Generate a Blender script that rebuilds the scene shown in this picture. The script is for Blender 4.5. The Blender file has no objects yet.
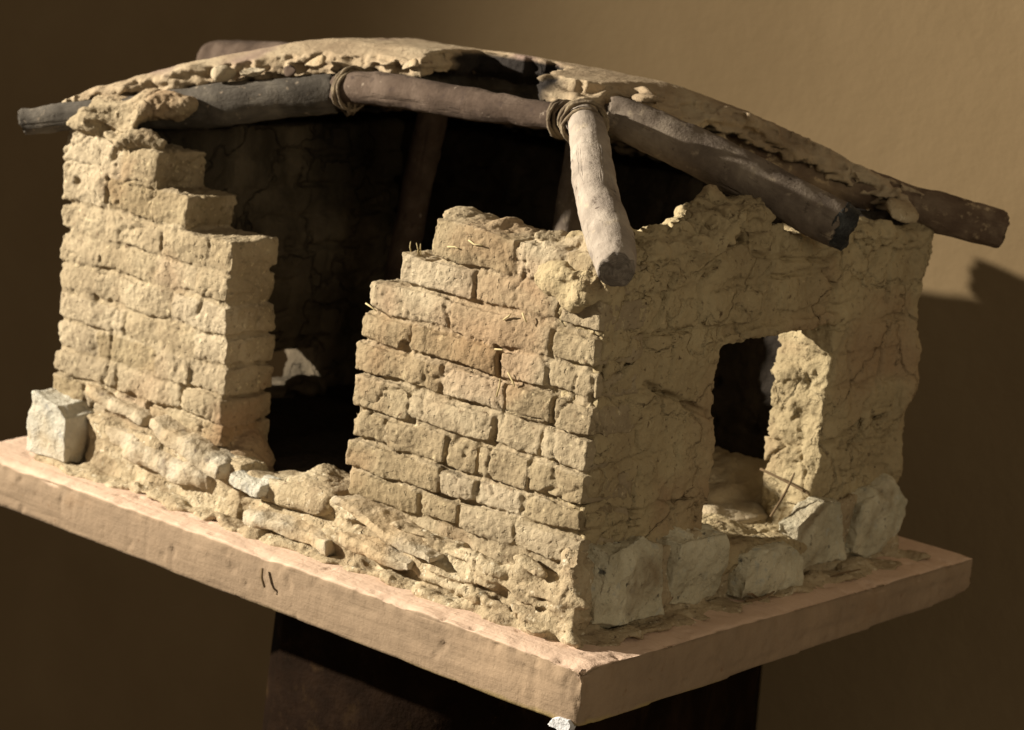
import bpy, bmesh, math, random
import numpy as np
from mathutils import Vector, Matrix

S = 0.2                      # everything is authored with wall height = 1 and built at 20 cm
SC = bpy.context.scene
COL = SC.collection
VOX = 0.0052

# ------------------------------------------------------------------ noise
_rs = np.random.RandomState(7)
_PERM = np.concatenate([_rs.permutation(256)] * 3)
_GR = _rs.normal(size=(256, 3)); _GR /= np.linalg.norm(_GR, axis=1)[:, None]
_RV = _rs.rand(256)

def noise(P):
    P = np.asarray(P, float)
    i = np.floor(P).astype(int); f = P - i; i &= 255
    u = f * f * f * (f * (f * 6 - 15) + 10)
    out = np.zeros(len(P))
    for dx in (0, 1):
        for dy in (0, 1):
            for dz in (0, 1):
                h = _PERM[_PERM[_PERM[(i[:, 0] + dx) & 255] + ((i[:, 1] + dy) & 255)] + ((i[:, 2] + dz) & 255)]
                g = _GR[h]
                v = g[:, 0] * (f[:, 0] - dx) + g[:, 1] * (f[:, 1] - dy) + g[:, 2] * (f[:, 2] - dz)
                w = (u[:, 0] if dx else 1 - u[:, 0]) * (u[:, 1] if dy else 1 - u[:, 1]) * (u[:, 2] if dz else 1 - u[:, 2])
                out += w * v
    return out * 1.6

def fbm(P, o=4, g=.5):
    P = np.asarray(P, float); a = 1; s = 0; t = 0
    for k in range(o):
        s = s + a * noise(P * 2 ** k + 17.3 * k); t += a; a *= g
    return s / t

def cell(P):
    """distance to nearest and second nearest feature point"""
    P = np.asarray(P, float); i = np.floor(P).astype(int)
    F1 = np.full(len(P), 9.); F2 = np.full(len(P), 9.)
    for dx in (-1, 0, 1):
        for dy in (-1, 0, 1):
            for dz in (-1, 0, 1):
                c = i + (dx, dy, dz); m = c & 255
                h = _PERM[_PERM[_PERM[m[:, 0]] + m[:, 1]] + m[:, 2]]
                q = c + np.stack([_RV[h], _RV[(h + 71) & 255], _RV[(h + 149) & 255]], 1)
                d = np.linalg.norm(q - P, axis=1)
                n2 = np.minimum(F2, np.maximum(F1, d)); F1 = np.minimum(F1, d); F2 = n2
    return F1, F2

# ------------------------------------------------------------------ raw geometry: (verts, faces) tuples
class Geo:
    def __init__(s): s.v = []; s.f = []; s.n = 0
    def add(s, v, f, bk=None):
        v = np.asarray(v, float)
        s.bk = getattr(s, 'bk', []); s.bk.append(v * 0 if bk is None else bk)
        s.v.append(v); s.f += [[a + s.n for a in q] for q in f]; s.n += len(v)
    def verts(s): return np.concatenate(s.v)

def _gridbox(nx, ny, nz):
    idx = {}; V = []; F = []
    def vid(i, j, k):
        if (i, j, k) not in idx:
            idx[(i, j, k)] = len(V); V.append((2 * i / nx - 1, 2 * j / ny - 1, 2 * k / nz - 1))
        return idx[(i, j, k)]
    for i in range(nx):
        for j in range(ny):
            F.append([vid(i, j, 0), vid(i, j + 1, 0), vid(i + 1, j + 1, 0), vid(i + 1, j, 0)])
            F.append([vid(i, j, nz), vid(i + 1, j, nz), vid(i + 1, j + 1, nz), vid(i, j + 1, nz)])
    for i in range(nx):
        for k in range(nz):
            F.append([vid(i, 0, k), vid(i + 1, 0, k), vid(i + 1, 0, k + 1), vid(i, 0, k + 1)])
            F.append([vid(i, ny, k), vid(i, ny, k + 1), vid(i + 1, ny, k + 1), vid(i + 1, ny, k)])
    for j in range(ny):
        for k in range(nz):
            F.append([vid(0, j, k), vid(0, j, k + 1), vid(0, j + 1, k + 1), vid(0, j + 1, k)])
            F.append([vid(nx, j, k), vid(nx, j + 1, k), vid(nx, j + 1, k + 1), vid(nx, j, k + 1)])
    return np.array(V), F

def rotm(rx, ry, rz):
    return np.array(Matrix.Rotation(rz, 3, 'Z') @ Matrix.Rotation(ry, 3, 'Y') @ Matrix.Rotation(rx, 3, 'X'))

def rbox(g, lo, hi, r=.012, rot=(0, 0, 0), warp=0., wf=4., res=.03, top=None):
    lo = np.array(lo, float); hi = np.array(hi, float); h = (hi - lo) / 2; c = (hi + lo) / 2
    n = [int(max(2, min(60, math.ceil(2 * h[k] / res)))) for k in range(3)]
    V, F = _gridbox(*n)
    P = V * h; r = min(r, *(h * .95))
    Q = np.clip(P, -(h - r), h - r); D = P - Q; L = np.linalg.norm(D, axis=1)
    P = np.where(L[:, None] > 1e-9, Q + D / np.maximum(L, 1e-9)[:, None] * r, P)
    P = P @ rotm(*rot).T + c
    if warp:
        P = P + warp * np.stack([noise(P * wf + 3.1), noise(P * wf + 41.7), noise(P * wf + 83.3)], 1)
    g.add(P, F)

def blob(g, c, rad, rot=(0, 0, 0), warp=.015, wf=7., n=14):
    V, F = _gridbox(n, n, n)
    V = V / np.linalg.norm(V, axis=1)[:, None]
    P = (V * np.array(rad)) @ rotm(*rot).T + np.array(c)
    P = P + warp * np.stack([noise(P * wf + 3.1), noise(P * wf + 41.7), noise(P * wf + 83.3)], 1)
    g.add(P, F)

def tube(g, pts, rad, n=40, seg=.02, cap=True, jag=0., warp=0., wf=5.):
    pts = [np.array(p, float) for p in pts]
    if isinstance(rad, (int, float)): rad = [rad] * len(pts)
    # resample with Catmull-Rom
    T = []; Rr = []
    for i in range(len(pts) - 1):
        p0 = pts[max(i - 1, 0)]; p1 = pts[i]; p2 = pts[i + 1]; p3 = pts[min(i + 2, len(pts) - 1)]
        m = max(1, int(np.linalg.norm(p2 - p1) / seg))
        for k in range(m):
            t = k / m
            T.append(.5 * ((2 * p1) + (-p0 + p2) * t + (2 * p0 - 5 * p1 + 4 * p2 - p3) * t * t + (-p0 + 3 * p1 - 3 * p2 + p3) * t ** 3))
            Rr.append(rad[i] * (1 - t) + rad[i + 1] * t)
    T.append(pts[-1]); Rr.append(rad[-1]); T = np.array(T)
    tan = np.gradient(T, axis=0); tan /= np.linalg.norm(tan, axis=1)[:, None]
    up = np.array([0, 0, 1.]) if abs(tan[0][2]) < .9 else np.array([1., 0, 0])
    V = []; F = []
    a = np.arange(n) * 2 * math.pi / n
    for i, (p, t) in enumerate(zip(T, tan)):
        x = up - t * (up @ t); x /= np.linalg.norm(x); y = np.cross(t, x); up = x
        V.append(p + (np.cos(a)[:, None] * x + np.sin(a)[:, None] * y) * Rr[i])
    m = len(T)
    V = np.concatenate(V)
    for i in range(m - 1):
        for j in range(n):
            F.append([i * n + j, i * n + (j + 1) % n, (i + 1) * n + (j + 1) % n, (i + 1) * n + j])
    if cap:
        for e, s in ((0, -1), (m - 1, 1)):
            base = len(V); rings = []
            prev = [e * n + j for j in range(n)]
            K = 5
            add = []
            for k in range(1, K):
                q = T[e] + (V[e * n:e * n + n] - T[e]) * (1 - k / K)
                q = q + tan[e] * s * (Rr[e] * .12 * (1 - (1 - k / K) ** 2))
                add.append(q)
            add.append((T[e] + tan[e] * s * Rr[e] * .12)[None])
            V = np.concatenate([V] + add)
            for k in range(1, K):
                cur = [base + (k - 1) * n + j for j in range(n)]
                for j in range(n):
                    q = [prev[j], prev[(j + 1) % n], cur[(j + 1) % n], cur[j]]
                    F.append(q if s < 0 else q[::-1])
                prev = cur
            ctr = base + (K - 1) * n
            for j in range(n):
                q = [prev[j], prev[(j + 1) % n], ctr]
                F.append(q if s < 0 else q[::-1])
            if jag:
                sel = np.r_[e * n:e * n + n, base:len(V)]
                V[sel] += tan[e] * (jag * fbm(V[sel] * 28, 3))[:, None]
    # log coordinates (distance along, section) for the bark pattern
    BK = np.zeros((len(V), 3)); al = np.r_[0, np.cumsum(np.linalg.norm(np.diff(T, axis=0), axis=1))] + T[0][0] * 3
    cs = np.stack([np.cos(a), np.sin(a)], 1)
    for i in range(m): BK[i * n:i * n + n, 0] = al[i]; BK[i * n:i * n + n, 1:] = cs * Rr[i]
    if cap:
        K = 5; per = (K - 1) * n + 1
        for q, e in enumerate((0, m - 1)):
            base = m * n + q * per
            for k in range(1, K):
                BK[base + (k - 1) * n:base + k * n, 0] = al[e] + k * 1.3; BK[base + (k - 1) * n:base + k * n, 1:] = cs * Rr[e] * (1 - k / K)
            BK[base + per - 1, 0] = al[e] + 6
    if warp:
        V = V + warp * np.stack([fbm(V * wf + 3.1, 3), fbm(V * wf + 41.7, 3), fbm(V * wf + 83.3, 3)], 1)
    g.add(V, F, BK)

def prism(g, poly, ax, lo, hi):
    """closed polygon in the plane across axis ax, extruded lo..hi"""
    o = [k for k in range(3) if k != ax]; n = len(poly); V = []
    for d in (lo, hi):
        for a, b in poly:
            p = [0, 0, 0]; p[ax] = d; p[o[0]] = a; p[o[1]] = b; V.append(p)
    F = [list(range(n))[::-1], list(range(n, 2 * n))] + [[i, (i + 1) % n, n + (i + 1) % n, n + i] for i in range(n)]
    g.add(V, F)

def mesh_of(g):
    me = bpy.data.meshes.new('m'); me.from_pydata(g.verts().tolist(), [], g.f); me.update()
    bm = bmesh.new(); bm.from_mesh(me); bmesh.ops.recalc_face_normals(bm, faces=bm.faces); bm.to_mesh(me); bm.free()
    return me

def remesh(me, vox):
    ob = bpy.data.objects.new('tmp', me); COL.objects.link(ob)
    md = ob.modifiers.new('r', 'REMESH'); md.mode = 'VOXEL'; md.voxel_size = vox; md.adaptivity = 0
    dg = bpy.context.evaluated_depsgraph_get(); dg.update()
    out = bpy.data.meshes.new_from_object(ob.evaluated_get(dg))
    bpy.data.objects.remove(ob); bpy.data.meshes.remove(me)
    return out

def co(me):
    a = np.empty(len(me.vertices) * 3); me.vertices.foreach_get('co', a); return a.reshape(-1, 3)
def nrm(me):
    a = np.empty(len(me.vertices) * 3); me.vertices.foreach_get('normal', a); return a.reshape(-1, 3)
def setco(me, P):
    me.vertices.foreach_set('co', P.ravel()); me.update()

def finish(name, me, mat, parent=None, smooth=True, loc=(0, 0, 0)):
    P = (co(me) - np.array(loc)) * S
    setco(me, P)
    if smooth: me.polygons.foreach_set('use_smooth', [True] * len(me.polygons))
    me.name = name; me.materials.clear(); me.materials.append(mat)
    ob = bpy.data.objects.new(name, me); COL.objects.link(ob)
    ob.location = Vector(loc) * S
    if parent is not None:
        ob.parent = parent; ob.location = Vector(loc) * S - parent.location
    return ob

def build(name, g, mat, parent=None, vox=None, disp=None, smooth=True, loc=(0, 0, 0), attr=None):
    me = mesh_of(g)
    if not vox:
        at = me.attributes.new('bark', 'FLOAT_VECTOR', 'POINT'); at.data.foreach_set('vector', np.concatenate(g.bk).ravel())
    if vox: me = remesh(me, vox)
    if disp:
        P = co(me); N = nrm(me)
        d = disp(P, N)
        P = P + (N * d[:, None] if d.ndim == 1 else d)
        setco(me, P)
    if attr:
        nm, fn = attr; at = me.attributes.new(nm, 'FLOAT', 'POINT'); at.data.foreach_set('value', fn(co(me), nrm(me)).astype(np.float32))
    return finish(name, me, mat, parent, smooth, loc)

def tag(o, label=None, cat=None, group=None, kind=None):
    if label: o['label'] = label
    if cat: o['category'] = cat
    if group: o['group'] = group
    if kind: o['kind'] = kind
    return o

# ------------------------------------------------------------------ materials
def mat(name, stops, rough=.95, nsc=3., bumps=(), speck=None, spec=.15, zpaint=None, patch=None, dust_light=None, tone=False, bark=False, darken=None):
    """stops: colours mixed by noise; bumps: (scale, distance, kind)"""
    m = bpy.data.materials.new(name); m.use_nodes = True; nt = m.node_tree; N = nt.nodes; L = nt.links
    b = N['Principled BSDF']; b.inputs['Roughness'].default_value = rough
    b.inputs['Specular IOR Level'].default_value = spec
    tc = N.new('ShaderNodeTexCoord'); mp = N.new('ShaderNodeMapping'); mp.inputs['Scale'].default_value = (1 / S,) * 3
    L.new(tc.outputs['Object'], mp.inputs[0]); vec = mp.outputs[0]
    if bark:
        at = N.new('ShaderNodeAttribute'); at.attribute_name = 'bark'; vec = at.outputs['Vector']
    def nz(scale, det=6, rgh=.6, dist=0):
        n = N.new('ShaderNodeTexNoise'); n.inputs['Scale'].default_value = scale; n.inputs['Detail'].default_value = det
        n.inputs['Roughness'].default_value = rgh; n.inputs['Distortion'].default_value = dist
        L.new(vec, n.inputs['Vector']); return n.outputs['Fac']
    r = N.new('ShaderNodeValToRGB'); L.new(nz(nsc, 8, .62, .3), r.inputs[0])
    e = r.color_ramp.elements
    k = len(stops)
    while len(e) < k: e.new(.5)
    for i, c in enumerate(stops):
        e[i].position = .32 + .36 * i / (k - 1); e[i].color = (*c, 1)
    cur = r.outputs[0]
    def mix(fac, a, bcol, mode='MIX'):
        x = N.new('ShaderNodeMix'); x.data_type = 'RGBA'; x.blend_type = mode
        if isinstance(fac, float): x.inputs[0].default_value = fac
        else: L.new(fac, x.inputs[0])
        L.new(a, x.inputs[6])
        if isinstance(bcol, tuple): x.inputs[7].default_value = (*bcol, 1)
        else: L.new(bcol, x.inputs[7])
        return x.outputs[2]
    def ramp(s, a, bb):
        x = N.new('ShaderNodeMapRange'); x.inputs[1].default_value = a; x.inputs[2].default_value = bb
        L.new(s, x.inputs[0]); return x.outputs[0]
    if speck:
        for sc, lo, hi, c in speck: cur = mix(ramp(nz(sc, 4, .6), lo, hi), cur, c)
    if patch:
        for sc, lo, hi, c in patch: cur = mix(ramp(nz(sc, 3, .5, .6), lo, hi), cur, c)
    if zpaint:
        z0, z1, c = zpaint
        sp = N.new('ShaderNodeSeparateXYZ'); L.new(vec, sp.inputs[0])
        ad = N.new('ShaderNodeMath'); ad.operation = 'MULTIPLY_ADD'; ad.inputs[1].default_value = .05
        L.new(nz(5, 3), ad.inputs[0]); L.new(sp.outputs[2], ad.inputs[2])
        cur = mix(ramp(ad.outputs[0], z0, z1), cur, c)
    if tone:
        at = N.new('ShaderNodeAttribute'); at.attribute_name = 'tone'
        hs = N.new('ShaderNodeHueSaturation'); L.new(cur, hs.inputs['Color']); L.new(at.outputs['Fac'], hs.inputs['Value'])
        sm = N.new('ShaderNodeMapRange'); sm.inputs[1].default_value = .8; sm.inputs[2].default_value = 1.2; sm.inputs[3].default_value = 1.12; sm.inputs[4].default_value = .88
        L.new(at.outputs['Fac'], sm.inputs[0]); L.new(sm.outputs[0], hs.inputs['Saturation'])
        cur = hs.outputs[0]
    if darken:
        at = N.new('ShaderNodeAttribute'); at.attribute_name = 'soot'; cur = mix(at.outputs['Fac'], cur, darken)
    if dust_light:      # dusty tone plus painted top light on upward faces (object space, not view dependent)
        gn = N.new('ShaderNodeTexCoord'); s2 = N.new('ShaderNodeSeparateXYZ'); L.new(gn.outputs['Normal'], s2.inputs[0])
        cur = mix(ramp(s2.outputs[2], .45, .9), cur, dust_light)
    L.new(cur, b.inputs['Base Color'])
    last = None
    for sc, dist, kind in bumps:
        bp = N.new('ShaderNodeBump'); bp.inputs['Distance'].default_value = dist * S; bp.inputs['Strength'].default_value = 1
        if kind == 'n': h = nz(sc, 5, .65)
        elif kind == 'pit':
            h = ramp(nz(sc, 2, .5), .24, .36)
        elif kind == 'crack':
            v = N.new('ShaderNodeTexVoronoi'); v.feature = 'DISTANCE_TO_EDGE'; v.inputs['Scale'].default_value = sc
            w = N.new('ShaderNodeTexNoise'); w.inputs['Scale'].default_value = sc * 1.5; w.inputs['Detail'].default_value = 5; L.new(vec, w.inputs['Vector'])
            mm = N.new('ShaderNodeMix'); mm.data_type = 'VECTOR'; mm.inputs[0].default_value = .25
            L.new(vec, mm.inputs[4]); L.new(w.outputs['Color'], mm.inputs[5])
            L.new(mm.outputs[1], v.inputs['Vector']); h = ramp(v.outputs['Distance'], 0, .03)
        elif kind in ('grain', 'split'):   # fibres running along the log
            mp2 = N.new('ShaderNodeMapping'); mp2.inputs['Scale'].default_value = (.10, 1, 1)
            L.new(vec, mp2.inputs[0])
            n = N.new('ShaderNodeTexNoise'); n.inputs['Scale'].default_value = sc; n.inputs['Detail'].default_value = 4; L.new(mp2.outputs[0], n.inputs['Vector'])
            h = n.outputs['Fac'] if kind == 'grain' else ramp(n.outputs['Fac'], .30, .40)
        L.new(h, bp.inputs['Height'])
        if last: L.new(last, bp.inputs['Normal'])
        last = bp.outputs[0]
    if last: L.new(last, b.inputs['Normal'])
    return m

M = {}
M['adobe'] = mat('adobe', [(.24, .188, .12), (.32, .255, .167), (.39, .32, .215)], nsc=5, tone=True,
                 bumps=[(130, .0035, 'n'), (45, .005, 'n'), (70, .004, 'pit')],
                 speck=[(60, .60, .72, (.52, .43, .28)), (48, .62, .74, (.16, .11, .065))],
                 patch=[(2.2, .52, .72, (.30, .20, .12))])
M['plaster'] = mat('plaster', [(.30, .235, .14), (.375, .30, .18), (.44, .36, .22)], nsc=4,
                 bumps=[(120, .003, 'n'), (30, .005, 'n'), (50, .004, 'pit'), (3.5, .006, 'crack')],
                 speck=[(60, .62, .74, (.48, .38, .23)), (40, .62, .72, (.12, .085, .05))],
                 patch=[(2.5, .54, .70, (.33, .235, .14))])
M['mud'] = mat('mud', [(.29, .22, .14), (.39, .31, .20), (.50, .42, .29)], nsc=7,
                 bumps=[(110, .005, 'n'), (40, .008, 'n'), (60, .006, 'pit')],
                 speck=[(50, .60, .7, (.64, .57, .43)), (42, .62, .74, (.18, .12, .075))])
M['sooty'] = mat('smoke_stained_mud', [(.02, .016, .012), (.065, .052, .036), (.20, .16, .11)], nsc=1.6, bumps=[(90, .004, 'n'), (30, .006, 'n'), (5, .01, 'crack')])  # unlit interior painted in: left-hand wall mud darkened in broad patches
M['floor'] = mat('trodden_mud', [(.30, .23, .145), (.40, .32, .21), (.5, .42, .3)], nsc=7, bumps=[(110, .005, 'n'), (40, .008, 'n')], darken=(.025, .02, .016))
M['inner'] = mat('sooty_mud', [(.014, .011, .009), (.028, .022, .017), (.05, .04, .03)], nsc=4,  # indoor darkness put into the base colour of the back wall
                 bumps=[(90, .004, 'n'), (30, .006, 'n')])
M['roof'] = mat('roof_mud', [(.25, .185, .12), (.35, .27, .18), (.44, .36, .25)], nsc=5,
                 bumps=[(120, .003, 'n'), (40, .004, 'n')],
                 speck=[(40, .62, .74, (.2, .14, .09))], patch=[(2.1, .64, .70, (.24, .17, .14))], darken=(.022, .018, .016))
M['slab'] = mat('painted_clay', [(.215, .155, .104), (.25, .18, .12), (.285, .208, .14)], nsc=4, rough=.85,
                 bumps=[(90, .0016, 'n'), (14, .005, 'n'), (34, .005, 'grain')],
                 speck=[(46, .66, .74, (.20, .13, .08)), (5, .58, .72, (.235, .16, .10)), (1.6, .5, .7, (.33, .235, .155))],
                 zpaint=(-.118, -.135, (.33, .25, .10)), dust_light=(.60, .44, .335))
def wood(n, st, **k):
    return mat(n, st, nsc=7, bark=True, bumps=[(110, .002, 'n'), (60, .002, 'grain'), (34, .004, 'split'), (25, .003, 'n')], **k)
M['greywood'] = wood('grey_bark', [(.17, .14, .12), (.29, .245, .205), (.41, .355, .30)], speck=[(22, .6, .75, (.42, .35, .26)), (28, .62, .72, (.08, .06, .05))])
M['brownwood'] = wood('brown_bark', [(.075, .058, .046), (.145, .115, .092), (.23, .19, .15)], speck=[(22, .6, .75, (.34, .28, .21)), (28, .62, .72, (.06, .045, .035))])
M['darkwood'] = wood('dark_bark', [(.04, .034, .028), (.085, .074, .062), (.17, .148, .12)], speck=[(40, .62, .75, (.3, .24, .18))])
M['redwood'] = wood('reddish_bark', [(.04, .027, .02), (.08, .056, .042), (.14, .103, .08)], speck=[(40, .66, .76, (.34, .28, .22)), (24, .6, .72, (.05, .035, .03))])
M['char'] = mat('charred_wood', [(.02, .022, .024), (.06, .06, .06), (.13, .14, .14)], nsc=18, bumps=[(60, .012, 'n'), (120, .006, 'n')], rough=.7)
M['muddywood'] = wood('mud_coated_bark', [(.06, .038, .027), (.12, .082, .057), (.22, .165, .115)], speck=[(30, .58, .7, (.40, .31, .2))])
M['stone'] = mat('grey_green_stone', [(.38, .345, .25), (.52, .475, .35), (.64, .59, .45)], nsc=7, rough=.85, spec=.3,
                 bumps=[(60, .008, 'n'), (20, .012, 'n'), (140, .003, 'n')],
                 speck=[(26, .58, .68, (.44, .43, .36)), (38, .62, .72, (.09, .085, .07))], patch=[(5, .55, .7, (.28, .22, .14))])
M['whitestone'] = mat('pale_stone', [(.40, .375, .31), (.50, .47, .39), (.60, .57, .48)], nsc=7, rough=.8, spec=.3,
                 bumps=[(60, .008, 'n'), (20, .010, 'n'), (140, .003, 'n')], speck=[(26, .6, .7, (.30, .29, .27))], patch=[(5, .55, .7, (.45, .37, .25))])
M['palestone'] = mat('weathered_slate', [(.34, .27, .18), (.41, .34, .24), (.46, .42, .34)], nsc=6, rough=.85,
                 bumps=[(60, .006, 'n'), (20, .010, 'n')], patch=[(4, .5, .62, (.42, .32, .2))], speck=[(30, .6, .7, (.2, .16, .12))])
M['rope'] = mat('fibre_cord', [(.08, .06, .04), (.17, .13, .09), (.3, .24, .16)], nsc=20, bumps=[(120, .004, 'n')])
M['straw'] = mat('straw', [(.40, .32, .17), (.50, .41, .23)], nsc=9, rough=.7)
M['twig'] = mat('twig', [(.12, .08, .045), (.2, .14, .08)], nsc=9)
M['pedestal'] = mat('dark_varnished_wood', [(.006, .0035, .002), (.011, .006, .0035), (.020, .011, .006)], nsc=5, rough=.7, spec=.02,
                 bumps=[(60, .003, 'n'), (8, .01, 'n')], speck=[(50, .68, .78, (.04, .022, .012)), (9, .58, .75, (.028, .016, .007))])
M['chip'] = mat('white_plaster', [(.5, .5, .52), (.72, .73, .76)], nsc=14, bumps=[(40, .01, 'n')])
M['backdrop'] = mat('backdrop_paper', [(.195, .139, .078), (.212, .152, .086), (.226, .164, .093)], nsc=1.1, rough=1, spec=0, bumps=[(12, .006, 'n')])

# ------------------------------------------------------------------ the house (top-level empty)
house = bpy.data.objects.new('ruined_house_model', None); COL.objects.link(house)
house.empty_display_size = .1
tag(house, 'clay model of a ruined adobe house with broken brick walls, log rafters and mud roof', 'model house')

rnd = random.Random(11)
ZC = [.165, .245, .325, .415, .505, .595, .68, .77, .86, .96]
TH = .19

def mud_disp(amp=1., seed=0., plaster=False, cracks=None, crack_axis=0):
    def f(P, N):
        d = .007 * fbm(P * 5 + seed, 3) + .004 * fbm(P * 17 + seed, 3) + .0026 * noise(P * 55 + seed) + .002 * noise(P * 95 + seed)
        # crumbled pits
        a = fbm(P * 9 + 50 + seed, 3); d -= .014 * np.clip((a - .40) * 5, 0, 1)
        b = noise(P * 42 + 9 + seed); d -= .006 * np.clip((b - .62) * 5, 0, 1)
        b = noise(P * 80 + 19 + seed); d += .003 * np.clip((b - .45) * 4, 0, 1)
        # hairline cracks
        W = P + .05 * np.stack([fbm(P * 9 + 5, 3), fbm(P * 9 + 25, 3), fbm(P * 9 + 45, 3)], 1)
        F1, F2 = cell(W * (4.2 if plaster else 4.5) + seed)
        gate = np.clip(fbm(P * 3 + 77 + seed, 2) * 6 + .2, 0, 1)
        d -= (.010 if plaster else .007) * gate * np.clip(1 - (F2 - F1) / .045, 0, 1)
        if cracks is not None:
            o = [k for k in range(3) if k != crack_axis]
            Q = P[:, o] + .010 * np.stack([fbm(P * 20 + 5, 3), fbm(P * 20 + 35, 3)], 1)
            for line, w, dep in cracks:
                best = np.full(len(P), 9.)
                for (a0, b0), (a1, b1) in zip(line[:-1], line[1:]):
                    A = np.array([a0, b0]); B = np.array([a1, b1]); AB = B - A
                    t = np.clip(((Q - A) @ AB) / (AB @ AB), 0, 1)
                    best = np.minimum(best, np.linalg.norm(Q - A - t[:, None] * AB, axis=1))
                face = np.abs(N[:, crack_axis]) > .5
                d -= face * dep * 1.5 * np.clip(1.25 - best / w, 0, 1) * np.clip(.7 + 1.3 * noise(P * 13), .15, 1.3)
        return d * amp
    return f

def bricks(g, ax, courses, depth0, depth1, gap=.011, jit=.005, proud=.006, r=.008, out=-1):
    """courses: (z0, z1, [cuts...]); ax is the run axis (0 = along x, 1 = along y)"""
    for z0, z1, cuts in courses:
        for a, b in zip(cuts[:-1], cuts[1:]):
            if b - a < .03: continue
            j = lambda s: rnd.uniform(-s, s)
            p = j(proud)
            lo = [0, 0, z0 + gap * .55 + j(.003)]; hi = [0, 0, z1 - gap * .55 + j(.003)]
            lo[ax] = a + gap * .3 + j(.003); hi[ax] = b - gap * .3 + j(.003)
            d = 1 - ax
            lo[d] = depth0 + (p if out < 0 else 0); hi[d] = depth1 + (p if out > 0 else 0)
            rr = [j(.012), j(.012), 0]
            rr[d] = j(.02)
            rbox(g, lo, hi, r=r * rnd.uniform(.7, 1.5), rot=tuple(rr), warp=jit * 2.2, wf=9)

def core(g, lo, hi, inset_noise=.024, base=.007, wf=6):
    """mortar body, its faces wandering a little in and out of the brick faces"""
    gg = Geo(); rbox(gg, lo, hi, r=.01, res=.025)
    P = gg.verts(); c = (np.array(lo) + np.array(hi)) / 2; h = (np.array(hi) - np.array(lo)) / 2
    n = fbm(P * wf + 31, 3)
    nn = (P - c) / h; e = np.abs(nn) > .93
    P = P + np.sign(nn) * e * (inset_noise * n - base)[:, None]
    g.add(P, gg.f)

def brick_tone(ax, courses, seed):
    rr = np.random.RandomState(seed); B = [(z0, z1, a, b, rr.uniform(.80, 1.16)) for z0, z1, c in courses for a, b in zip(c[:-1], c[1:])]
    def f(P, N):
        W = P + .006 * np.stack([noise(P * 25), noise(P * 25 + 9), noise(P * 25 + 19)], 1)
        t = np.full(len(P), 1.0)
        for z0, z1, a, b, v in B:
            k = (W[:, 2] > z0 + .006) & (W[:, 2] < z1 - .006) & (W[:, ax] > a + .005) & (W[:, ax] < b - .005); t[k] = v
        return t
    return f
# ---- front wall, right-hand segment: y = 0 .. TH
fr = [
 (ZC[8], .968, [-.585, -.300, -.135, .0]),
 (ZC[7], ZC[8], [-.692, -.425, -.150, .0]),
 (ZC[6], ZC[7], [-.806, -.500, -.150, .0]),
 (ZC[5], ZC[6], [-.812, -.628, -.318, -.162, .0]),
 (ZC[4], ZC[5], [-.826, -.520, -.290, -.130, .0]),
 (ZC[3], ZC[4], [-.822, -.612, -.318, -.167, .0]),
 (ZC[2], ZC[3], [-.815, -.690, -.469, -.362, -.19, .0]),
 (ZC[1], ZC[2], [-.828, -.477, -.350, -.2, .0]),
 (ZC[0], ZC[1], [-.812, -.56, -.42, -.22, .0]),
]
g = Geo()
bricks(g, 0, fr, .0, TH)
core(g, (-.800, .012, .02), (-.02, TH - .012, .74))
core(g, (-.57, .012, .6), (-.02, TH - .012, .945))
core(g, (-.68, .012, .6), (-.02, TH - .012, .845))
for a, z, s in ((-.80, .21, .05), (-.795, .40, .03), (-.80, .56, .03)):    # ragged mortar on the broken end
    blob(g, (a, .09, z), (s, .08, s * 1.2))
# crumbled mud on top
for k in range(12):
    x = -.56 + .5 * k / 11; blob(g, (x, .10 + rnd.uniform(-.04, .04), .955 + rnd.uniform(-.005, .012)), (.045, .06, .018), warp=.02, wf=12, n=10)
# mud smeared on the upright corner and under the corner rafter
tube(g, [(-.10, .11, .93), (-.085, .10, .975), (-.10, .13, 1.015)], [.06, .065, .045], n=24, warp=.04, wf=10)
front_r = build('wall', g, M['adobe'], house, .0046, mud_disp(1., 3.), attr=('tone', brick_tone(0, fr, 5)))
tag(front_r, 'stepped front wall segment of bare mud bricks beside the doorway')

# ---- front wall, left-hand segment
def L(z, xs): return xs
fl = [
 (.86, .975, [-2.06, -1.80, -1.640]),
 (.77, .872, [-2.055, -1.86, -1.66, -1.505]),
 (.68, .77, [-2.055, -1.848, -1.60, -1.42, -1.325]),
 (.59, .68, [-2.05, -1.87, -1.63, -1.46, -1.325]),
 (.50, .59, [-2.05, -1.88, -1.557, -1.315]),
 (.415, .50, [-2.05, -1.75, -1.45, -1.31]),
 (.33, .415, [-2.045, -1.86, -1.60, -1.458, -1.305]),
 (.25, .33, [-2.04, -1.77, -1.48, -1.305]),
 (.17, .25, [-2.04, -1.9, -1.62, -1.40, -1.30]),
]
g = Geo()
bricks(g, 0, fl, .0, TH, gap=.010, proud=.006, jit=.005)
core(g, (-2.035, .010, .02), (-1.325, TH - .012, .765), inset_noise=.022, base=.002)
core(g, (-2.035, .010, .5), (-1.52, TH - .012, .865), inset_noise=.022, base=.002)
core(g, (-2.035, .010, .5), (-1.66, TH - .012, .965), inset_noise=.022, base=.002)
blob(g, (-1.31, .10, .10), (.07, .09, .12))
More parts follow.
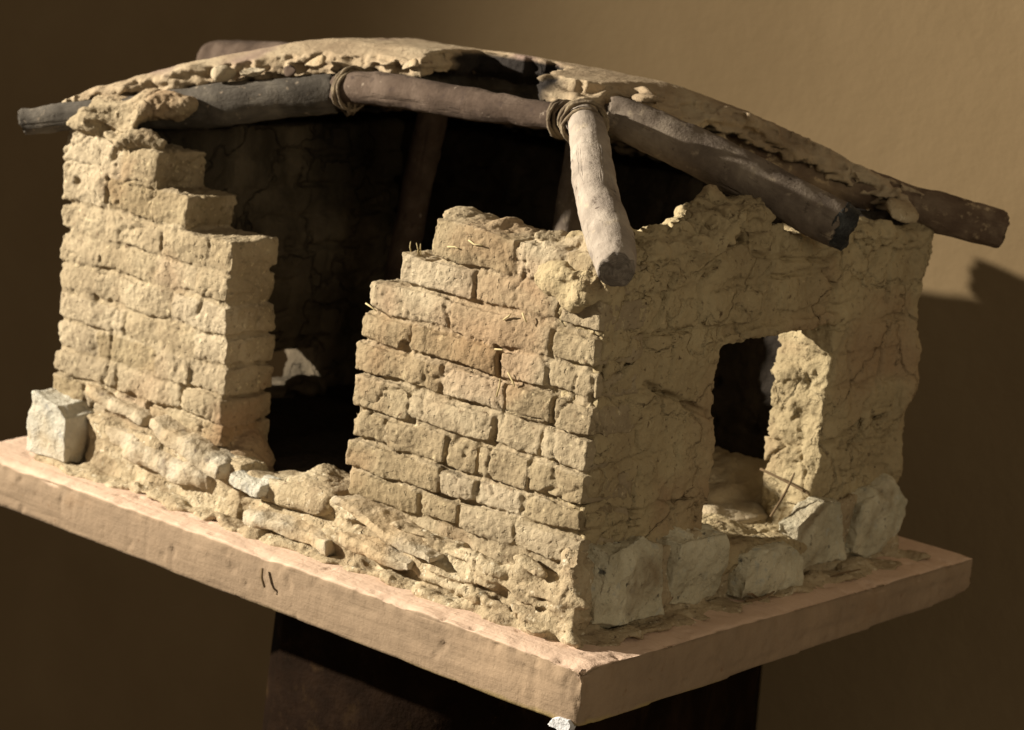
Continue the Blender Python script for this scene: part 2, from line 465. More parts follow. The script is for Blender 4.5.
# mud heaped over the corner, wrapping the rafter
for c, r_, ro in (((-1.96, .06, 1.00), (.11, .09, .045), (0, .05, .3)), ((-1.87, .06, 1.045), (.13, .08, .030), (0, -.12, .2)),
                  ((-1.76, .09, 1.075), (.12, .07, .032), (.1, -.15, .4)), ((-2.0, .05, .95), (.06, .05, .05), (0, 0, 0)),
                  ((-1.78, .02, .99), (.12, .05, .018), (0, -.12, 0)), ((-1.9, .03, 1.015), (.12, .06, .016), (0, -.08, 0)), ((-1.95, .12, 1.05), (.12, .1, .03), (0, -.1, .2))):
    blob(g, c, r_, ro, warp=.035, wf=11)
front_l = build('wall', g, M['adobe'], house, .005, mud_disp(1.15, 13.), attr=('tone', brick_tone(0, fl, 6)))
tag(front_l, 'front wall segment stepping down from the corner, with a broken end at the doorway')

# ---- right-hand wall with the window: x = -TH .. 0
WY0, WY1, WZ0, WZ1 = .53, 1.03, .17, .700
g = Geo()
rc = []
zz = [.165, .26, .345, .43, .52, .61, .70]
for i in range(6):
    o = .12 * (i % 2)
    rc.append((zz[i], zz[i + 1], [.018, .14 + o, .14 + o + .16, WY0]))
    rc.append((zz[i], zz[i + 1], [WY1, WY1 + .2 - o / 2, 1.452]))
rc += [(.76, .86, [.018, .13, .43, .70, 1.0, 1.22, 1.45]), (.86, .935, [.018, .2, .42, .64, .9, 1.16, 1.45]), (.70, .765, [.018, .18, .42]), (.70, .765, [1.03, 1.2, 1.45])]
bricks(g, 1, rc, -TH, 0., gap=.011, proud=.005, out=1)
core(g, (-TH + .01, .03, .02), (-.002, WY0 - .004, .9), inset_noise=.022, base=.004, wf=4)
core(g, (-TH + .01, WY1 + .004, .02), (-.002, 1.44, .9), inset_noise=.022, base=.004, wf=4)
core(g, (-TH + .01, .02, WZ1 + .012), (-.002, 1.44, .965), inset_noise=.020, base=.008, wf=4)
core(g, (-TH + .01, .02, .02), (-.022, 1.44, .11), inset_noise=.02, base=.0, wf=5)
rbox(g, (-TH - .005, .42, WZ1 - .004), (.010, 1.06, WZ1 + .035), r=.012, rot=(.015, 0, 0), warp=.02, wf=8)     # lintel lip
rbox(g, (-.06, .425, .755), (.016, .66, .845), r=.018, warp=.02, wf=8)                                          # bulging brick over it
rbox(g, (-TH - .06, .53, .05), (.040, 1.03, .135), r=.025, rot=(-.07, .0, 0), warp=.03, wf=8)                                        # rough sill
# far jamb: rough torn end
for k in range(14):
    blob(g, (-.10 + rnd.uniform(-.06, .05), WY1 + rnd.uniform(.012, .024), .14 + .52 * k / 13), (.05, .022, .035), warp=.02, wf=14, n=10)
# uneven crumbled top
tops = [(0.02, .93), (.1, .985), (.2, 1.0), (.32, .995), (.42, 1.005), (.5, 1.03), (.57, 1.075), (.65, 1.07), (.72, .985), (.85, .975), (.98, .99), (1.1, .985), (1.2, .975), (1.32, .975), (1.42, .965)]
for k in range(36):
    y = .01 + 1.42 * k / 35
    t = np.interp(y, [a for a, _ in tops], [b for _, b in tops])
    blob(g, (-.10 + rnd.uniform(-.02, .02), y, t - .055), (.10, .05, .055 + rnd.uniform(0, .006)), warp=.03, wf=12, n=12)
    blob(g, (-.035, y, t - .04), (.05, .035, .03), warp=.03, wf=14, n=8)
tube(g, [(-.03, 1.43, .06), (-.03, 1.425, .5), (-.03, 1.44, .95)], [.045, .05, .045], n=20, warp=.04, wf=6)
rcracks = [([(.0, .62), (.09, .66), (.17, .72), (.24, .80), (.27, .9)], .010, .016), ([(.0, .60), (.04, .70), (.10, .84), (.08, .98)], .008, .012),
           ([(.0, .30), (.10, .315), (.22, .29), (.32, .294), (.47, .286), (.5, .23)], .008, .016),
           ([(.20, .625), (.30, .59), (.40, .55), (.50, .51)], .009, .016), ([(.16, .75), (.26, .755), (.41, .748), (.45, .80)], .007, .012),
           ([(.43, .745), (.40, .80), (.395, .88), (.47, .92)], .008, .016), ([(.65, .78), (.66, .85), (.70, .90)], .008, .014),
           ([(.98, .36), (1.1, .37), (1.22, .40), (1.36, .415)], .009, .016), ([(1.04, .55), (1.06, .62), (1.1, .70)], .006, .012),
           ([(.96, .86), (1.02, .80), (1.16, .84), (1.24, .92)], .010, .014), ([(1.28, .90), (1.27, .80), (1.30, .66), (1.29, .5)], .008, .014),
           ([(.3, .62), (.31, .70), (.27, .80)], .006, .010), ([(.62, .93), (.8, .905), (.95, .89), (1.1, .93), (1.3, .935)], .008, .012),
           ([(.18, .18), (.2, .3), (.22, .42), (.19, .5)], .006, .009), ([(.36, .45), (.38, .33), (.37, .2)], .006, .009)]
right_w = build('wall', g, M['plaster'], house, VOX, mud_disp(1.3, 23., True, rcracks, 0))
tag(right_w, 'plastered end wall with the window opening and cracked surface')

# ---- back wall and left-hand wall (seen from inside)
g = Geo()
bc = [(.1 + .1 * i, .2 + .1 * i, [-2.04 + .01, -1.8 + .13 * (i % 2)] + [-1.5 + .13 * (i % 2) + .28 * k for k in range(5)] + [-.02]) for i in range(9)]
bricks(g, 0, bc, 1.25, 1.44, gap=.012, out=1)
core(g, (-2.03, 1.262, .02), (-.02, 1.43, .99))
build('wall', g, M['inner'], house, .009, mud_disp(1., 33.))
g = Geo()
lc = []
for i in range(9):
    z0 = .1 + .1 * i
    if z0 < .28: lc += [(z0, z0 + .1, [.19, .44 + .1 * (i % 2), .70]), (z0, z0 + .1, [.95, 1.26])]
    else: lc.append((z0, z0 + .1, [.19, .40 + .12 * (i % 2), .68 + .12 * (i % 2), .94 + .1 * (i % 2), 1.26]))
bricks(g, 1, lc, -2.05, -1.86, gap=.012, out=-1)
core(g, (-2.04, .19, .02), (-1.872, .69, .99)); core(g, (-2.04, .96, .02), (-1.872, 1.26, .99))
core(g, (-2.04, .5, .26), (-1.872, 1.1, .99)); core(g, (-2.04, .5, .02), (-1.86, 1.1, .145))
blob(g, (-1.85, .86, .15), (.06, .06, .03)); blob(g, (-1.86, .93, .14), (.05, .04, .03))
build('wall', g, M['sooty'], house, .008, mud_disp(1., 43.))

# ---- interior floor
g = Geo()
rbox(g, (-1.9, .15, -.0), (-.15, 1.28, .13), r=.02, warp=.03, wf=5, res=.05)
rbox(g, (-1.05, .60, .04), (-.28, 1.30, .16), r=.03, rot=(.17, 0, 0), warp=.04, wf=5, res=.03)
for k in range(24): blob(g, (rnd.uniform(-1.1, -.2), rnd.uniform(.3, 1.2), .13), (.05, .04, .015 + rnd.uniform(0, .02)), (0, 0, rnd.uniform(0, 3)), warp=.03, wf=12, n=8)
build('floor', g, M['floor'], house, .011, mud_disp(1.3, 53.), attr=('soot', lambda P, N: np.clip((-.62 - P[:, 0] + .25 * fbm(P * 3, 3)) * 5, 0, 1)))  # indoor shade painted into the floor colour, fading out towards the window side

# ---- mud footing and apron
g = Geo()
core(g, (-1.86, -.02, -.01), (-1.2, .12, .16), inset_noise=.035, base=-.0, wf=7)
core(g, (-.84, -.028, -.01), (.0, .12, .135), inset_noise=.045, base=.0, wf=9)
core(g, (-1.26, -.02, -.01), (-.78, .17, .085), inset_noise=.03, wf=9)
rbox(g, (-.012, .0, -.01), (.03, .52, .19), r=.01, warp=.03, wf=9)
rbox(g, (-.012, .50, -.01), (.02, 1.06, .095), r=.01, warp=.03, wf=9)
rbox(g, (-.012, 1.04, -.01), (.03, 1.44, .19), r=.01, warp=.03, wf=9)
rbox(g, (-1.06, .0, .07), (-.79, .20, .165), r=.03, rot=(0, .12, 0), warp=.02, wf=9)
N_ = 110
for k in range(N_):
    x = -1.98 + 2.02 * k / (N_ - 1) + rnd.uniform(-.015, .015)
    s = rnd.uniform(.6, 1.2)
    blob(g, (x, -.04 + rnd.uniform(-.02, .012), .0), (.06 * s, .030 * s, .012 * s + .004), (0, 0, rnd.uniform(-.3, .3)), warp=.02, wf=14, n=8)
for k in range(34):
    x = -.80 + .80 * rnd.random(); z = rnd.uniform(.02, .16)
    blob(g, (x, -.022 - .02 * (1 - z / .17) + rnd.uniform(-.006, .006), z), (rnd.uniform(.05, .12), .020, rnd.uniform(.008, .016)), (0, rnd.uniform(-.02, .2), 0), warp=.02, wf=12, n=10)
for k in range(46):
    y = .02 + 1.45 * k / 45
    blob(g, (.058 + rnd.uniform(-.01, .02), y, .0), (.05, .04, .010), warp=.02, wf=14, n=8)
for k in range(5): blob(g, (.0 + rnd.uniform(-.05, .05), -.05 + rnd.uniform(-.02, .03), .010), (.035, .03, .018), warp=.03, wf=14, n=10)
tube(g, [(.00, -.012, .0), (-.005, -.005, .12), (-.01, .005, .22)], [.045, .035, .03], n=20, warp=.05, wf=14)
foot = build('footing', g, M['mud'], house, .0046, mud_disp(.75, 63.))
tag(foot, 'lumpy pale mud footing along the bottom of the walls')

# ---- foundation stones
def rock_disp(seed, a=1.):
    def f(P, N):
        F1, F2 = cell(P * 7 + seed)
        return a * (.010 * fbm(P * 8 + seed, 3) + .006 * fbm(P * 30 + seed, 3) + .018 * np.clip(F2 - F1, 0, .5) - .006)
    return f
def stone_y(poly, x0, x1, m, seed, label=None, tilt=0):   # stones of the end wall, faces towards +x
    g = Geo(); prism(g, poly, 0, x0, x1)
    v = g.v[0]
    rr = np.random.RandomState(seed); v += rr.uniform(-.014, .014, v.shape)
    v[len(poly):, 1:] = v[len(poly):, 1:].mean(0) + (v[len(poly):, 1:] - v[len(poly):, 1:].mean(0)) * .90
    v[len(poly):, 0] += tilt * (v[len(poly):, 2] - .1)
    o = build('foundation_stone', g, m, house, .005, rock_disp(seed, 1.25))
    if label: tag(o, label)
    return o
stone_y([(.015, .02), (.12, .0), (.30, .02), (.31, .20), (.20, .24), (.04, .235)], -.02, .06, M['stone'], 1)
stone_y([(.318, .03), (.45, .01), (.585, .005), (.60, .12), (.575, .21), (.40, .225), (.33, .21)], -.02, .055, M['stone'], 2)
stone_y([(.61, .0), (.90, .0), (.905, .09), (.86, .115), (.72, .135), (.615, .14)], -.04, .082, M['stone'], 3)
stone_y([(.905, .01), (1.13, .02), (1.15, .14), (1.12, .215), (.99, .225), (.91, .16)], -.03, .05, M['stone'], 4)
stone_y([(1.165, .03), (1.26, .01), (1.42, .03), (1.43, .18), (1.40, .235), (1.19, .19)], -.03, .05, M['stone'], 5)
# white block at the far corner of the front
g = Geo(); prism(g, [(-2.075, .012), (-1.875, -.005), (-1.85, .17), (-1.90, .20), (-2.035, .21)], 1, -.085, .06)
v = g.v[0]; v[5:, 0] = v[5:, 0]; v[:5] = v[:5].mean(0) + (v[:5] - v[:5].mean(0)) * .90
v[:5] += np.random.RandomState(3).uniform(-.012, .012, (5, 3))
o = build('foundation_stone', g, M['whitestone'], house, .006, rock_disp(8, .8)); tag(o, 'pale squarish stone block at the far left corner')
def flat_stone(a, b, th, y0, y1, m, seed):
    """a, b: (x, z) ends of a thin stone laid in the wall face"""
    L_ = math.hypot(b[0] - a[0], b[1] - a[1]); an = math.atan2(b[1] - a[1], b[0] - a[0])
    g = Geo(); rbox(g, ((a[0] + b[0]) / 2 - L_ / 2, y0, (a[1] + b[1]) / 2 - th / 2), ((a[0] + b[0]) / 2 + L_ / 2, y1, (a[1] + b[1]) / 2 + th / 2), r=th * .28, rot=(0, -an, 0), warp=.018, wf=8)
    return build('foundation_stone', g, m, house, .005, rock_disp(seed, .75))
flat_stone((-1.85, .235), (-1.60, .205), .035, -.045, .05, M['palestone'], 11)
flat_stone((-1.56, .215), (-1.24, .135), .055, -.065, .05, M['palestone'], 12)
flat_stone((-1.66, .105), (-1.30, .085), .075, -.05, .05, M['palestone'], 13)
flat_stone((-1.78, .13), (-1.62, .12), .06, -.035, .05, M['palestone'], 14)
flat_stone((-1.20, .135), (-1.08, .115), .045, -.06, .04, M['whitestone'], 15)
flat_stone((-.79, .165), (-.42, .10), .035, -.085, .05, M['palestone'], 16)
flat_stone((-1.12, .045), (-.80, .035), .045, -.075, .05, M['palestone'], 17)
flat_stone((-.76, .075), (-.50, .055), .035, -.08, .05, M['palestone'], 19)
g = Geo(); rbox(g, (-1.19, -.02, .09), (-.86, .17, .158), r=.03, rot=(0, .04, 0), warp=.03, wf=6)
o = build('threshold', g, M['mud'], house, .006, rock_disp(21, .6)); tag(o, 'flat worn threshold stone in the doorway')

# ---- rafters
def bark(seed, a=1.):
    def f(P, N): return a * (.007 * fbm(P * 6 + seed, 2) + .003 * fbm(P * 22 + seed, 3) + .0012 * noise(P * 70 + seed) - .004 * np.clip((noise(P * 14 + seed) - .5) * 5, 0, 1))
    return f
def beam(pts, rad, m, seed, name='rafter', jag=.03, **k):
    g = Geo(); tube(g, pts, rad, n=72, seg=.012, jag=jag, **k)
    return build(name, g, m, house, None, bark(seed))
beam([(-2.175, -.05, .98), (-1.969, .06, 1.03), (-1.70, .22, 1.085), (-1.386, .43, 1.165)], [.040, .042, .062, .055], M['darkwood'], 1)
beam([(-1.36, .42, 1.18), (-1.243, .43, 1.198), (-.916, .44, 1.205), (-.56, .45, 1.212)], [.048, .049, .044, .036], M['redwood'], 2, name='ridge_beam')
beam([(-.52, .47, 1.225), (-.45, .42, 1.21), (-.34, .32, 1.155), (-.185, .17, 1.068), (-.023, .03, 1.0), (.085, -.07, .955)], [.046, .050, .053, .056, .060, .046], M['greywood'], 3)
dbeam = beam([(-.49, .56, 1.235), (-.40, .60, 1.208), (-.2, .69, 1.14), (.112, .83, 1.015)], [.045, .060, .064, .062], M['brownwood'], 4)
g = Geo(); tube(g, [(.100, .824, 1.021), (.136, .842, 1.003)], [.0645, .058], n=48, seg=.006, jag=.02)
tag(build('rafter_end', g, M['char'], dbeam, None, lambda P, N: .005 * fbm(P * 35, 3)), 'charred splintered cut end')
beam([(-.60, 1.0, 1.15), (-.35, 1.20, 1.095), (-.083, 1.42, 1.012), (.02, 1.48, .995), (.158, 1.585, .966)], [.05, .055, .058, .060, .054], M['muddywood'], 5)
beam([(-1.60, .80, 1.19), (-2.0, .83, 1.165), (-2.33, .86, 1.125), (-2.385, .865, 1.118)], [.05, .062, .066, .050], M['redwood'], 6)
beam([(-1.45, 1.1, 1.16), (-1.54, 1.38, 1.10), (-1.66, 1.62, 1.05)], [.045, .05, .05], M['muddywood'], 17)
beam([(-1.35, 1.0, 1.2), (-1.0, 1.0, 1.205), (-.56, 1.0, 1.2)], .045, M['darkwood'], 7, name='ridge_beam')
beam([(-.56, .5, 1.2), (-.56, 1.0, 1.19)], .04, M['darkwood'], 8, name='ridge_beam')
beam([(-1.35, .5, 1.18), (-1.35, 1.0, 1.19)], .04, M['darkwood'], 9, name='ridge_beam')
beam([(-.85, .86, .05), (-.86, .88, .6), (-.87, .95, 1.18)], [.055, .052, .05], M['brownwood'], 10, name='post')
tag(beam([(-1.60, .93, .05), (-1.53, .93, .62), (-1.44, .93, 1.17)], [.05, .048, .045], M['redwood'], 12, name='post'), 'leaning reddish post inside the house')

# ---- cord lashings
def lashing(c, axis, r, turns, pitch, rr=.010, seed=0):
    axis = Vector(axis).normalized(); q = axis.to_track_quat('Z', 'Y'); pts = []
    rd = random.Random(seed)
    n = turns * 14
    for i in range(n + 1):
        a = 2 * math.pi * i / 14
        w = r * (1 + .10 * math.sin(i * .37 + seed) + rd.uniform(-.05, .05))
        p = q @ Vector((math.cos(a) * w, math.sin(a) * w, (i / n - .5) * pitch * math.cos(i * .11 + seed) + .012 * math.sin(i * .45 + seed)))
        pts.append(np.array(Vector(c) + p))
    g = Geo(); tube(g, pts, rr, n=10, seg=.012)
    return build('cord', g, M['rope'], house, None, lambda P, N: .004 * noise(P * 70))
lashing((-1.33, .425, 1.185), (1, .05, .12), .054, 4, .05, .0048, 1)
lashing((-1.35, .45, 1.175), (.5, .55, .2), .060, 4, .06, .005, 5)
lashing((-.56, .45, 1.21), (1, 0, 0), .046, 4, .05, .005, 2)
lashing((-.465, .43, 1.212), (.6, -.65, -.4), .058, 4, .05, .0048, 3)
0 and lashing((-.50, .50, 1.222), (.9, .35, -.2), .062, 3, .05, .005, 4)

# ---- mud roof shell
def inpoly(X, Y, poly):
    c = np.zeros(X.shape, bool); n = len(poly)
    for i in range(n):
        (x0, y0), (x1, y1) = poly[i], poly[i - 1]
        k = ((y0 > Y) != (y1 > Y)) & (X < (x1 - x0) * (Y - y0) / (y1 - y0 + 1e-12) + x0)
        c ^= k
    return c
ROOF = [(-2.10, -.02), (-1.99, .045), (-1.80, .185), (-1.60, .33), (-1.45, .43), (-1.30, .455), (-1.10, .475), (-1.13, .62), (-1.20, .82),
        (-1.02, .84), (-.86, .82), (-.78, .68), (-.72, .58), (-.64, .53), (-.55, .56), (-.50, .66), (-.45, .86), (-.37, 1.07), (-.23, 1.22), (-.09, 1.36), (.03, 1.44), (.035, 1.475), (-2.10, 1.475)]
def roof_top(X, Y):
    d = np.minimum(np.minimum(X + 2.12, .05 - X), np.minimum(Y + .06, 1.49 - Y))
    t = np.clip(d / .60, 0, 1)
    return 1.03 + .275 * (t * (1.35 - .35 * t)) - .02 * np.clip((Y - .6) / .8, 0, 1) + .012 * np.exp(-((X + 1) ** 2 + (Y - .7) ** 2) / .2)
def roof_geo():
    st = .016; xs = np.arange(-2.12, .06, st); ys = np.arange(-.06, 1.49, st)
    X, Y = np.meshgrid(xs, ys, indexing='ij')
    Q = np.stack([X.ravel(), Y.ravel(), 0 * X.ravel()], 1)
    wx = .022 * fbm(Q * 11, 3).reshape(X.shape); wy = .022 * fbm(Q * 11 + 9, 3).reshape(X.shape)
    m = inpoly(X + wx, Y + wy, ROOF)
    Zt = roof_top(X, Y) + .006 * fbm(Q * 3, 2).reshape(X.shape)
    th = .062 + .02 * fbm(Q * 7 + 4, 3).reshape(X.shape) 
    idx = {}; V = []; F = []
    def vid(i, j, k):
        if (i, j, k) not in idx:
            idx[(i, j, k)] = len(V); V.append((X[i, j], Y[i, j], Zt[i, j] - (0 if k else th[i, j])))
        return idx[(i, j, k)]
    nx, ny = X.shape
    cellm = m[:-1, :-1] & m[1:, :-1] & m[:-1, 1:] & m[1:, 1:]
    for i in range(nx - 1):
        for j in range(ny - 1):
            if not cellm[i, j]: continue
            F.append([vid(i, j, 1), vid(i + 1, j, 1), vid(i + 1, j + 1, 1), vid(i, j + 1, 1)])
            F.append([vid(i, j, 0), vid(i, j + 1, 0), vid(i + 1, j + 1, 0), vid(i + 1, j, 0)])
            for di, dj, a, b in ((-1, 0, (i, j), (i, j + 1)), (1, 0, (i + 1, j), (i + 1, j + 1)), (0, -1, (i, j), (i + 1, j)), (0, 1, (i, j + 1), (i + 1, j + 1))):
                ii, jj = i + di, j + dj
                if not (0 <= ii < nx - 1 and 0 <= jj < ny - 1 and cellm[ii, jj]):
                    F.append([vid(*a, 1), vid(*b, 1), vid(*b, 0), vid(*a, 0)])
    g = Geo(); g.add(V, F); return g
g = roof_geo()
# lumps along the broken edge
edge = [(-2.0, .05), (-1.80, .195), (-1.60, .335), (-1.45, .435), (-1.30, .46), (-1.12, .48)]
edge2 = [(-.60, .56), (-.50, .68), (-.45, .88), (-.36, 1.08), (-.22, 1.235), (-.07, 1.38)]
def flakes(ed, n, zlo, zhi, sc):
    for k in range(n):
        t = rnd.random() * (len(ed) - 1); i = int(t); u_ = t - i
        x = ed[i][0] * (1 - u_) + ed[i + 1][0] * u_; y = ed[i][1] * (1 - u_) + ed[i + 1][1] * u_
        z = float(roof_top(np.array(x), np.array(y + .03))) - rnd.uniform(zlo, zhi)
        a_, b_, c_ = rnd.uniform(.03, .085), rnd.uniform(.02, .035), rnd.uniform(.004, .009) * sc; yaw = math.atan2(ed[i + 1][1] - ed[i][1], ed[i + 1][0] - ed[i][0]); pit = -math.atan2(float(roof_top(np.array(ed[i + 1][0]), np.array(ed[i + 1][1] + .03)) - roof_top(np.array(ed[i][0]), np.array(ed[i][1] + .03))), math.hypot(ed[i + 1][1] - ed[i][1], ed[i + 1][0] - ed[i][0]))
        rbox(g, (x - a_, y - b_ + .015, z - c_), (x + a_, y + b_ + .015, z + c_), r=.004, rot=(rnd.uniform(-.15, .15), pit + rnd.uniform(-.10, .10), yaw + rnd.uniform(-.2, .2)), warp=.02, wf=14, res=.012)
flakes(edge, 34, .016, .075, .8)
flakes(edge2, 60, .012, .075, 1.2)
for c, r_ in (((-.60, .53, 1.255), (.06, .05, .03)), ((-.55, .55, 1.255), (.045, .05, .025)), ((-.66, .55, 1.265), (.05, .05, .03)), ((-.10, 1.36, 1.04), (.06, .05, .03)),
              ((-.47, .68, 1.275), (.05, .06, .02))):
    blob(g, c, r_, warp=.04, wf=13)
def roof_disp(P, N):
    rough = np.clip((.75 - N[:, 2]) * 3, 0, 1)
    d = .004 * fbm(P * 6, 3) + .003 * fbm(P * 24, 3)
    d2 = .010 * fbm(P * 16 + 5, 3) + .006 * noise(P * 50) - .012 * np.clip((noise(P * 24 + 3) - .35) * 4, 0, 1) + .014 * noise(P * np.array([9, 9, 70.]) + 3)
    return d + rough * d2
def roof_darken(P, N):  # blackens the smoke hole rim and the underside
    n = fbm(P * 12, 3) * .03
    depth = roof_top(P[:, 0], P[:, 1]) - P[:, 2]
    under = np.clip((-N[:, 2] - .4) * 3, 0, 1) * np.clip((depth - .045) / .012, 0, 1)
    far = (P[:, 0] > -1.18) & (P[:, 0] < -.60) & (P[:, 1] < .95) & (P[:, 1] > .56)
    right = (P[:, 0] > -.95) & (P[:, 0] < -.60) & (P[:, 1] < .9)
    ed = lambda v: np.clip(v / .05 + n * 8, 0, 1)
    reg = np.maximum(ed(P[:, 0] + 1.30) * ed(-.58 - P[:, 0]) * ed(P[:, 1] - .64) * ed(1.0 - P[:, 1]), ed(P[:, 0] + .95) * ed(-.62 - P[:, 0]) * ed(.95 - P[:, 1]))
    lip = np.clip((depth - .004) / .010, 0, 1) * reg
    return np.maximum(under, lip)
tag(build('roof', g, M['roof'], house, .0068, roof_disp, attr=('soot', roof_darken)), 'low domed mud roof with a broken front edge and smoke hole')

# rubble bedded in the broken roof edge
for k, (x, y, z, a, b, c, m) in enumerate([(-1.66, .24, 1.19, .03, .03, .018, 'palestone'), (-1.59, .29, 1.20, .035, .03, .013, 'palestone'),
        (-1.50, .36, 1.215, .028, .03, .016, 'redwood'), (-1.42, .38, 1.245, .03, .03, .014, 'palestone'), (-1.12, .45, 1.275, .025, .02, .009, 'palestone')]):
    g = Geo(); blob(g, (x, y, z), (a, b, c), (.2, -.3, .5), warp=.02, wf=18, n=12); build('rubble_piece', g, M[m], house, None, rock_disp(k + 30, .5))
# little mud cake wedged under the far rafter
g = Geo(); rbox(g, (-.03, 1.24, .985), (.03, 1.35, 1.03), r=.02, rot=(.0, .1, -.2), warp=.03, wf=9); build('rubble_piece', g, M['mud'], house, .006, rock_disp(50, .5))

# straws and twigs caught in the mud
def stick(a, b, r, m, name):
    mid = [(p + q) / 2 + rnd.uniform(-.006, .006) for p, q in zip(a, b)]
    g = Geo(); tube(g, [a, mid, b], [r, r, r * .7], n=7, seg=.02); return build(name, g, M[m], house)
for x, z, dx, dz in ((-.79, .70, .045, -.012), (-.28, .62, .03, -.03), (-.31, .75, .025, .02), (-.25, .78, .02, -.02), (-.45, .93, .05, -.004), (-.52, .90, .04, .004), (-.31, .55, .01, .05), (-.33, .67, .03, .005)):
    stick((x, -.006, z), (x + dx, -.010, z + dz), .0024, 'straw', 'straw')
for x in (-.675, -.655, -.64): stick((x, .03, .85), (x + .003, .02, .885), .0018, 'straw', 'straw')
stick((-.05, .90, .165), (-.045, .985, .28), .0038, 'twig', 'twig')
stick((-.16, .985, .265), (.01, .99, .23), .0038, 'twig', 'twig')
stick((.09, .62, .008), (.125, .70, .03), .0035, 'twig', 'twig')
stick((.10, .66, .012), (.11, .60, .035), .003, 'twig', 'twig')
stick((.09, 1.02, .008), (.12, 1.12, .022), .003, 'twig', 'twig')
stick((-.92, -.188, -.035), (-.895, -.198, -.080), .004, 'twig', 'twig')

# ------------------------------------------------------------------ base slab
g = Geo(); rbox(g, (-2.28, -.18, -.16), (.19, 1.625, -.003), r=.008, res=.04)
P = g.v[0]
low = P[:, 2] < -.08
thick = .158 - .018 * np.clip(-P[:, 0] / 2, 0, 1.2) - .042 * np.clip(P[:, 1] / 1.6, 0, 1)
P[:, 2] = P[:, 2] / .16 * thick
fr_ = np.clip((P[:, 1] - 1.5) / .12, 0, 1) * np.clip((P[:, 0] - .0) / .19, 0, 1); P[:, 2] += low * .015 * fr_
def slab_disp(P, N):
    e = np.minimum(np.abs(P[:, 0] - .19), np.abs(P[:, 0] + 2.28)); e = np.minimum(e, np.abs(P[:, 1] + .18)); 
    near_edge = np.exp(-e / .03) * np.exp(-np.abs(P[:, 2]) / .03)
    d = .0035 * fbm(P * 3, 3) + .0012 * fbm(P * 18, 3) - near_edge * .030 * np.clip(fbm(P * 9 + 4, 3) + .25, 0, 1)
    corner = np.exp(-(np.hypot(P[:, 0] - .19, P[:, 1] + .18) / .05)) * np.exp(-np.abs(P[:, 2] + .02) / .05)
    d -= corner * .035 * np.clip(.6 + fbm(P * 16, 3) * 2, 0, 1.6)
    side = np.abs(N[:, 2]) < .5
    d -= side * .004 * np.clip((fbm(P * np.array([2, 2, 22.]) + 7, 3) - .1) * 4, 0, 1)      # trowel strokes
    # vertical chisel ticks
    d -= side * .0022 * np.clip((noise(P * np.array([40, 40, 3.]) + 2) - .3) * 4, 0, 1) * (fbm(P * 2.2 + 8, 2) > .05)
    d -= .006 * np.clip((noise(P * 30 + 60) - .52) * 6, 0, 1)
    return d
slab = build('base_slab', g, M['slab'], None, .0085, slab_disp)
tag(slab, 'thick pinkish tan painted slab carrying the adobe house model', 'slab')
g = Geo(); prism(g, [(.10, -.170), (.115, -.148), (.135, -.140), (.165, -.138), (.175, -.150), (.168, -.168), (.14, -.175)], 1, -.186, -.16)
chip = build('plaster_chip', g, M['chip'], slab, .003, rock_disp(71, .35)); tag(chip, 'bare white chipped spot at the lower corner')

# ------------------------------------------------------------------ pedestal and backdrop
g = Geo()
FP = [(-1.31, .30), (-1.2, .22), (-.62, .22), (-.5, .35), (-.52, 1.0), (-.66, 1.5), (-.85, 2.05), (-1.0, 2.3), (-1.7, 2.3), (-1.62, 2.0), (-1.5, 1.2), (-1.36, .45)]  # footprint stretched back, out of view, to block light under the slab
V = []; F = []; na = len(FP); zs = [-.156, -.17, -.3, -.5, -.8, -1.2, -1.7]
for k, z in enumerate(zs):
    for i in range(na):
        q = 1.0 + .012 * k; V.append((-.8 + (FP[i][0] + .8) * q, .9 + (FP[i][1] - .9) * q, z))
for k in range(len(zs) - 1):
    for i in range(na): F.append([k * na + i, k * na + (i + 1) % na, (k + 1) * na + (i + 1) % na, (k + 1) * na + i])
F.append(list(range(na))); F.append([(len(zs) - 1) * na + i for i in range(na)][::-1])
g.add(V, F)
ped = build('pedestal', g, M['pedestal'], None, None, None)
tag(ped, 'dark brown wooden pedestal under the slab', 'pedestal')

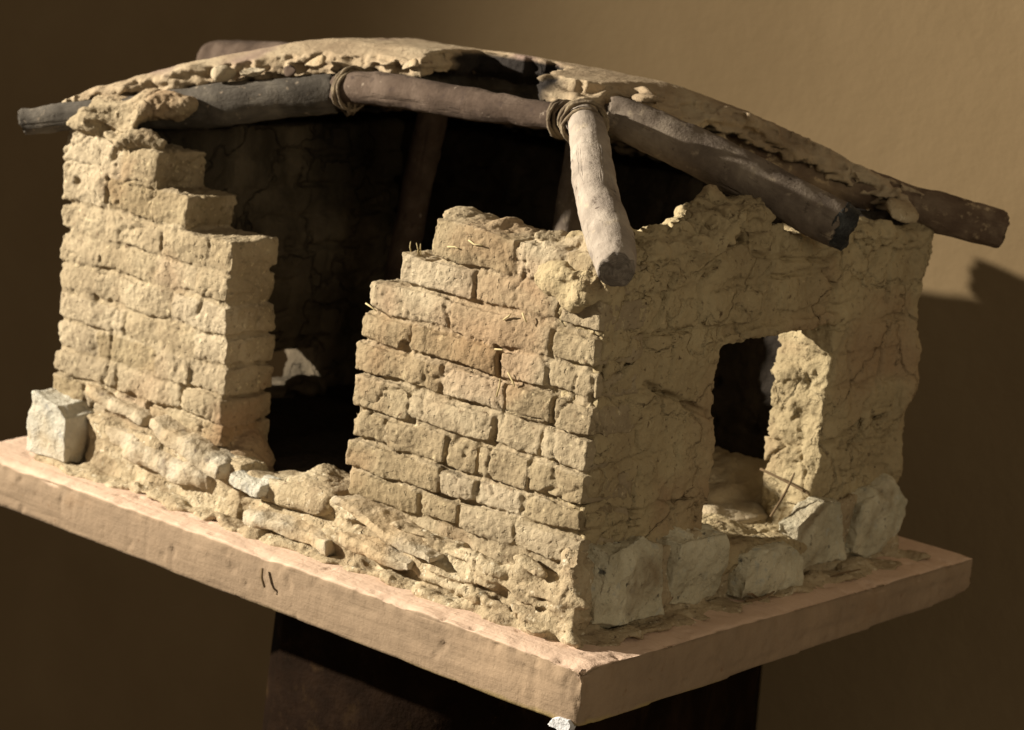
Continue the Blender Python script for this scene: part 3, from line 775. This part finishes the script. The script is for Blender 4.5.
CAMR = np.array([0.75030292, 0.6549287, 0.09007734]); CAMU = np.array([-0.20299049, 0.09856084, 0.97420769]); CAMD = np.array([-0.62915848, 0.74923571, -0.20689478])
CAMC = np.array([4.05903522, -5.15898544, 2.06446686])
hd = np.array([-.035, .999, 0.]); hr = np.array([.999, .035, 0.])
BD = 2.09
c0 = np.array([-1.0, .7, 0]) + hd * BD
g = Geo(); nn = 60; V = []; F = []
for i in range(nn + 1):
    for j in range(nn + 1):
        a = -10 + 18 * i / nn; b = -3.5 + 7.5 * j / nn
        V.append(c0 + hr * a + np.array([0, 0, b]) + hd * .02 * math.sin(a * 1.3))
for i in range(nn):
    for j in range(nn): F.append([i * (nn + 1) + j, (i + 1) * (nn + 1) + j, (i + 1) * (nn + 1) + j + 1, i * (nn + 1) + j + 1])
g.add(V, F)
tag(build('backdrop_wall', g, M['backdrop'], None), None, None, None, 'structure')

# ------------------------------------------------------------------ lamps
def lamp(kind, name, pos, target, energy, color, **k):
    d = bpy.data.lights.new(name, kind); d.energy = energy; d.color = color
    for a, b in k.items(): setattr(d, a, b)
    o = bpy.data.objects.new(name, d); COL.objects.link(o); o.location = Vector(pos) * S
    o.rotation_euler = (Vector(target) - Vector(pos)).to_track_quat('-Z', 'Y').to_euler(); return o
LP = np.array([-.9 - 9 * math.cos(math.radians(41)), .6 - 9 * math.sin(math.radians(41)), 3.75])
aim = LP + np.array([math.cos(math.radians(25.5)), math.sin(math.radians(25.5)), -.24]) * 9
lamp('SPOT', 'key_spot', LP, aim, 490, (1., .91, .75), spot_size=math.radians(73), spot_blend=1.0, shadow_soft_size=.09 * S)
lamp('AREA', 'fill', (7.5, -2.6, 3.0), (-.3, 1.0, .4), 4.6, (1., .87, .62), shape='DISK', size=3.5 * S)

w = bpy.data.worlds.new('World'); SC.world = w; w.use_nodes = True
w.node_tree.nodes['Background'].inputs[0].default_value = (1., .80, .56, 1); w.node_tree.nodes['Background'].inputs[1].default_value = .16

# ------------------------------------------------------------------ camera
cd = bpy.data.cameras.new('camera'); cam = bpy.data.objects.new('camera', cd); COL.objects.link(cam); SC.camera = cam
cd.sensor_width = 36; cd.lens = 2722.118 / 1024 * 36; cd.clip_start = .01; cd.clip_end = 50
mw = Matrix.Identity(4)
for k, a in enumerate((CAMR, CAMU, -CAMD)):
    for r_ in range(3): mw[r_][k] = a[r_]
for r_ in range(3): mw[r_][3] = CAMC[r_] * S
cam.matrix_world = mw
cd.dof.use_dof = True; cd.dof.focus_distance = 6.75 * S; cd.dof.aperture_fstop = 15
SC.view_settings.view_transform = 'Standard'; SC.view_settings.look = 'None'; SC.view_settings.exposure = 0; SC.view_settings.gamma = 1
SC.cycles.max_bounces = 6
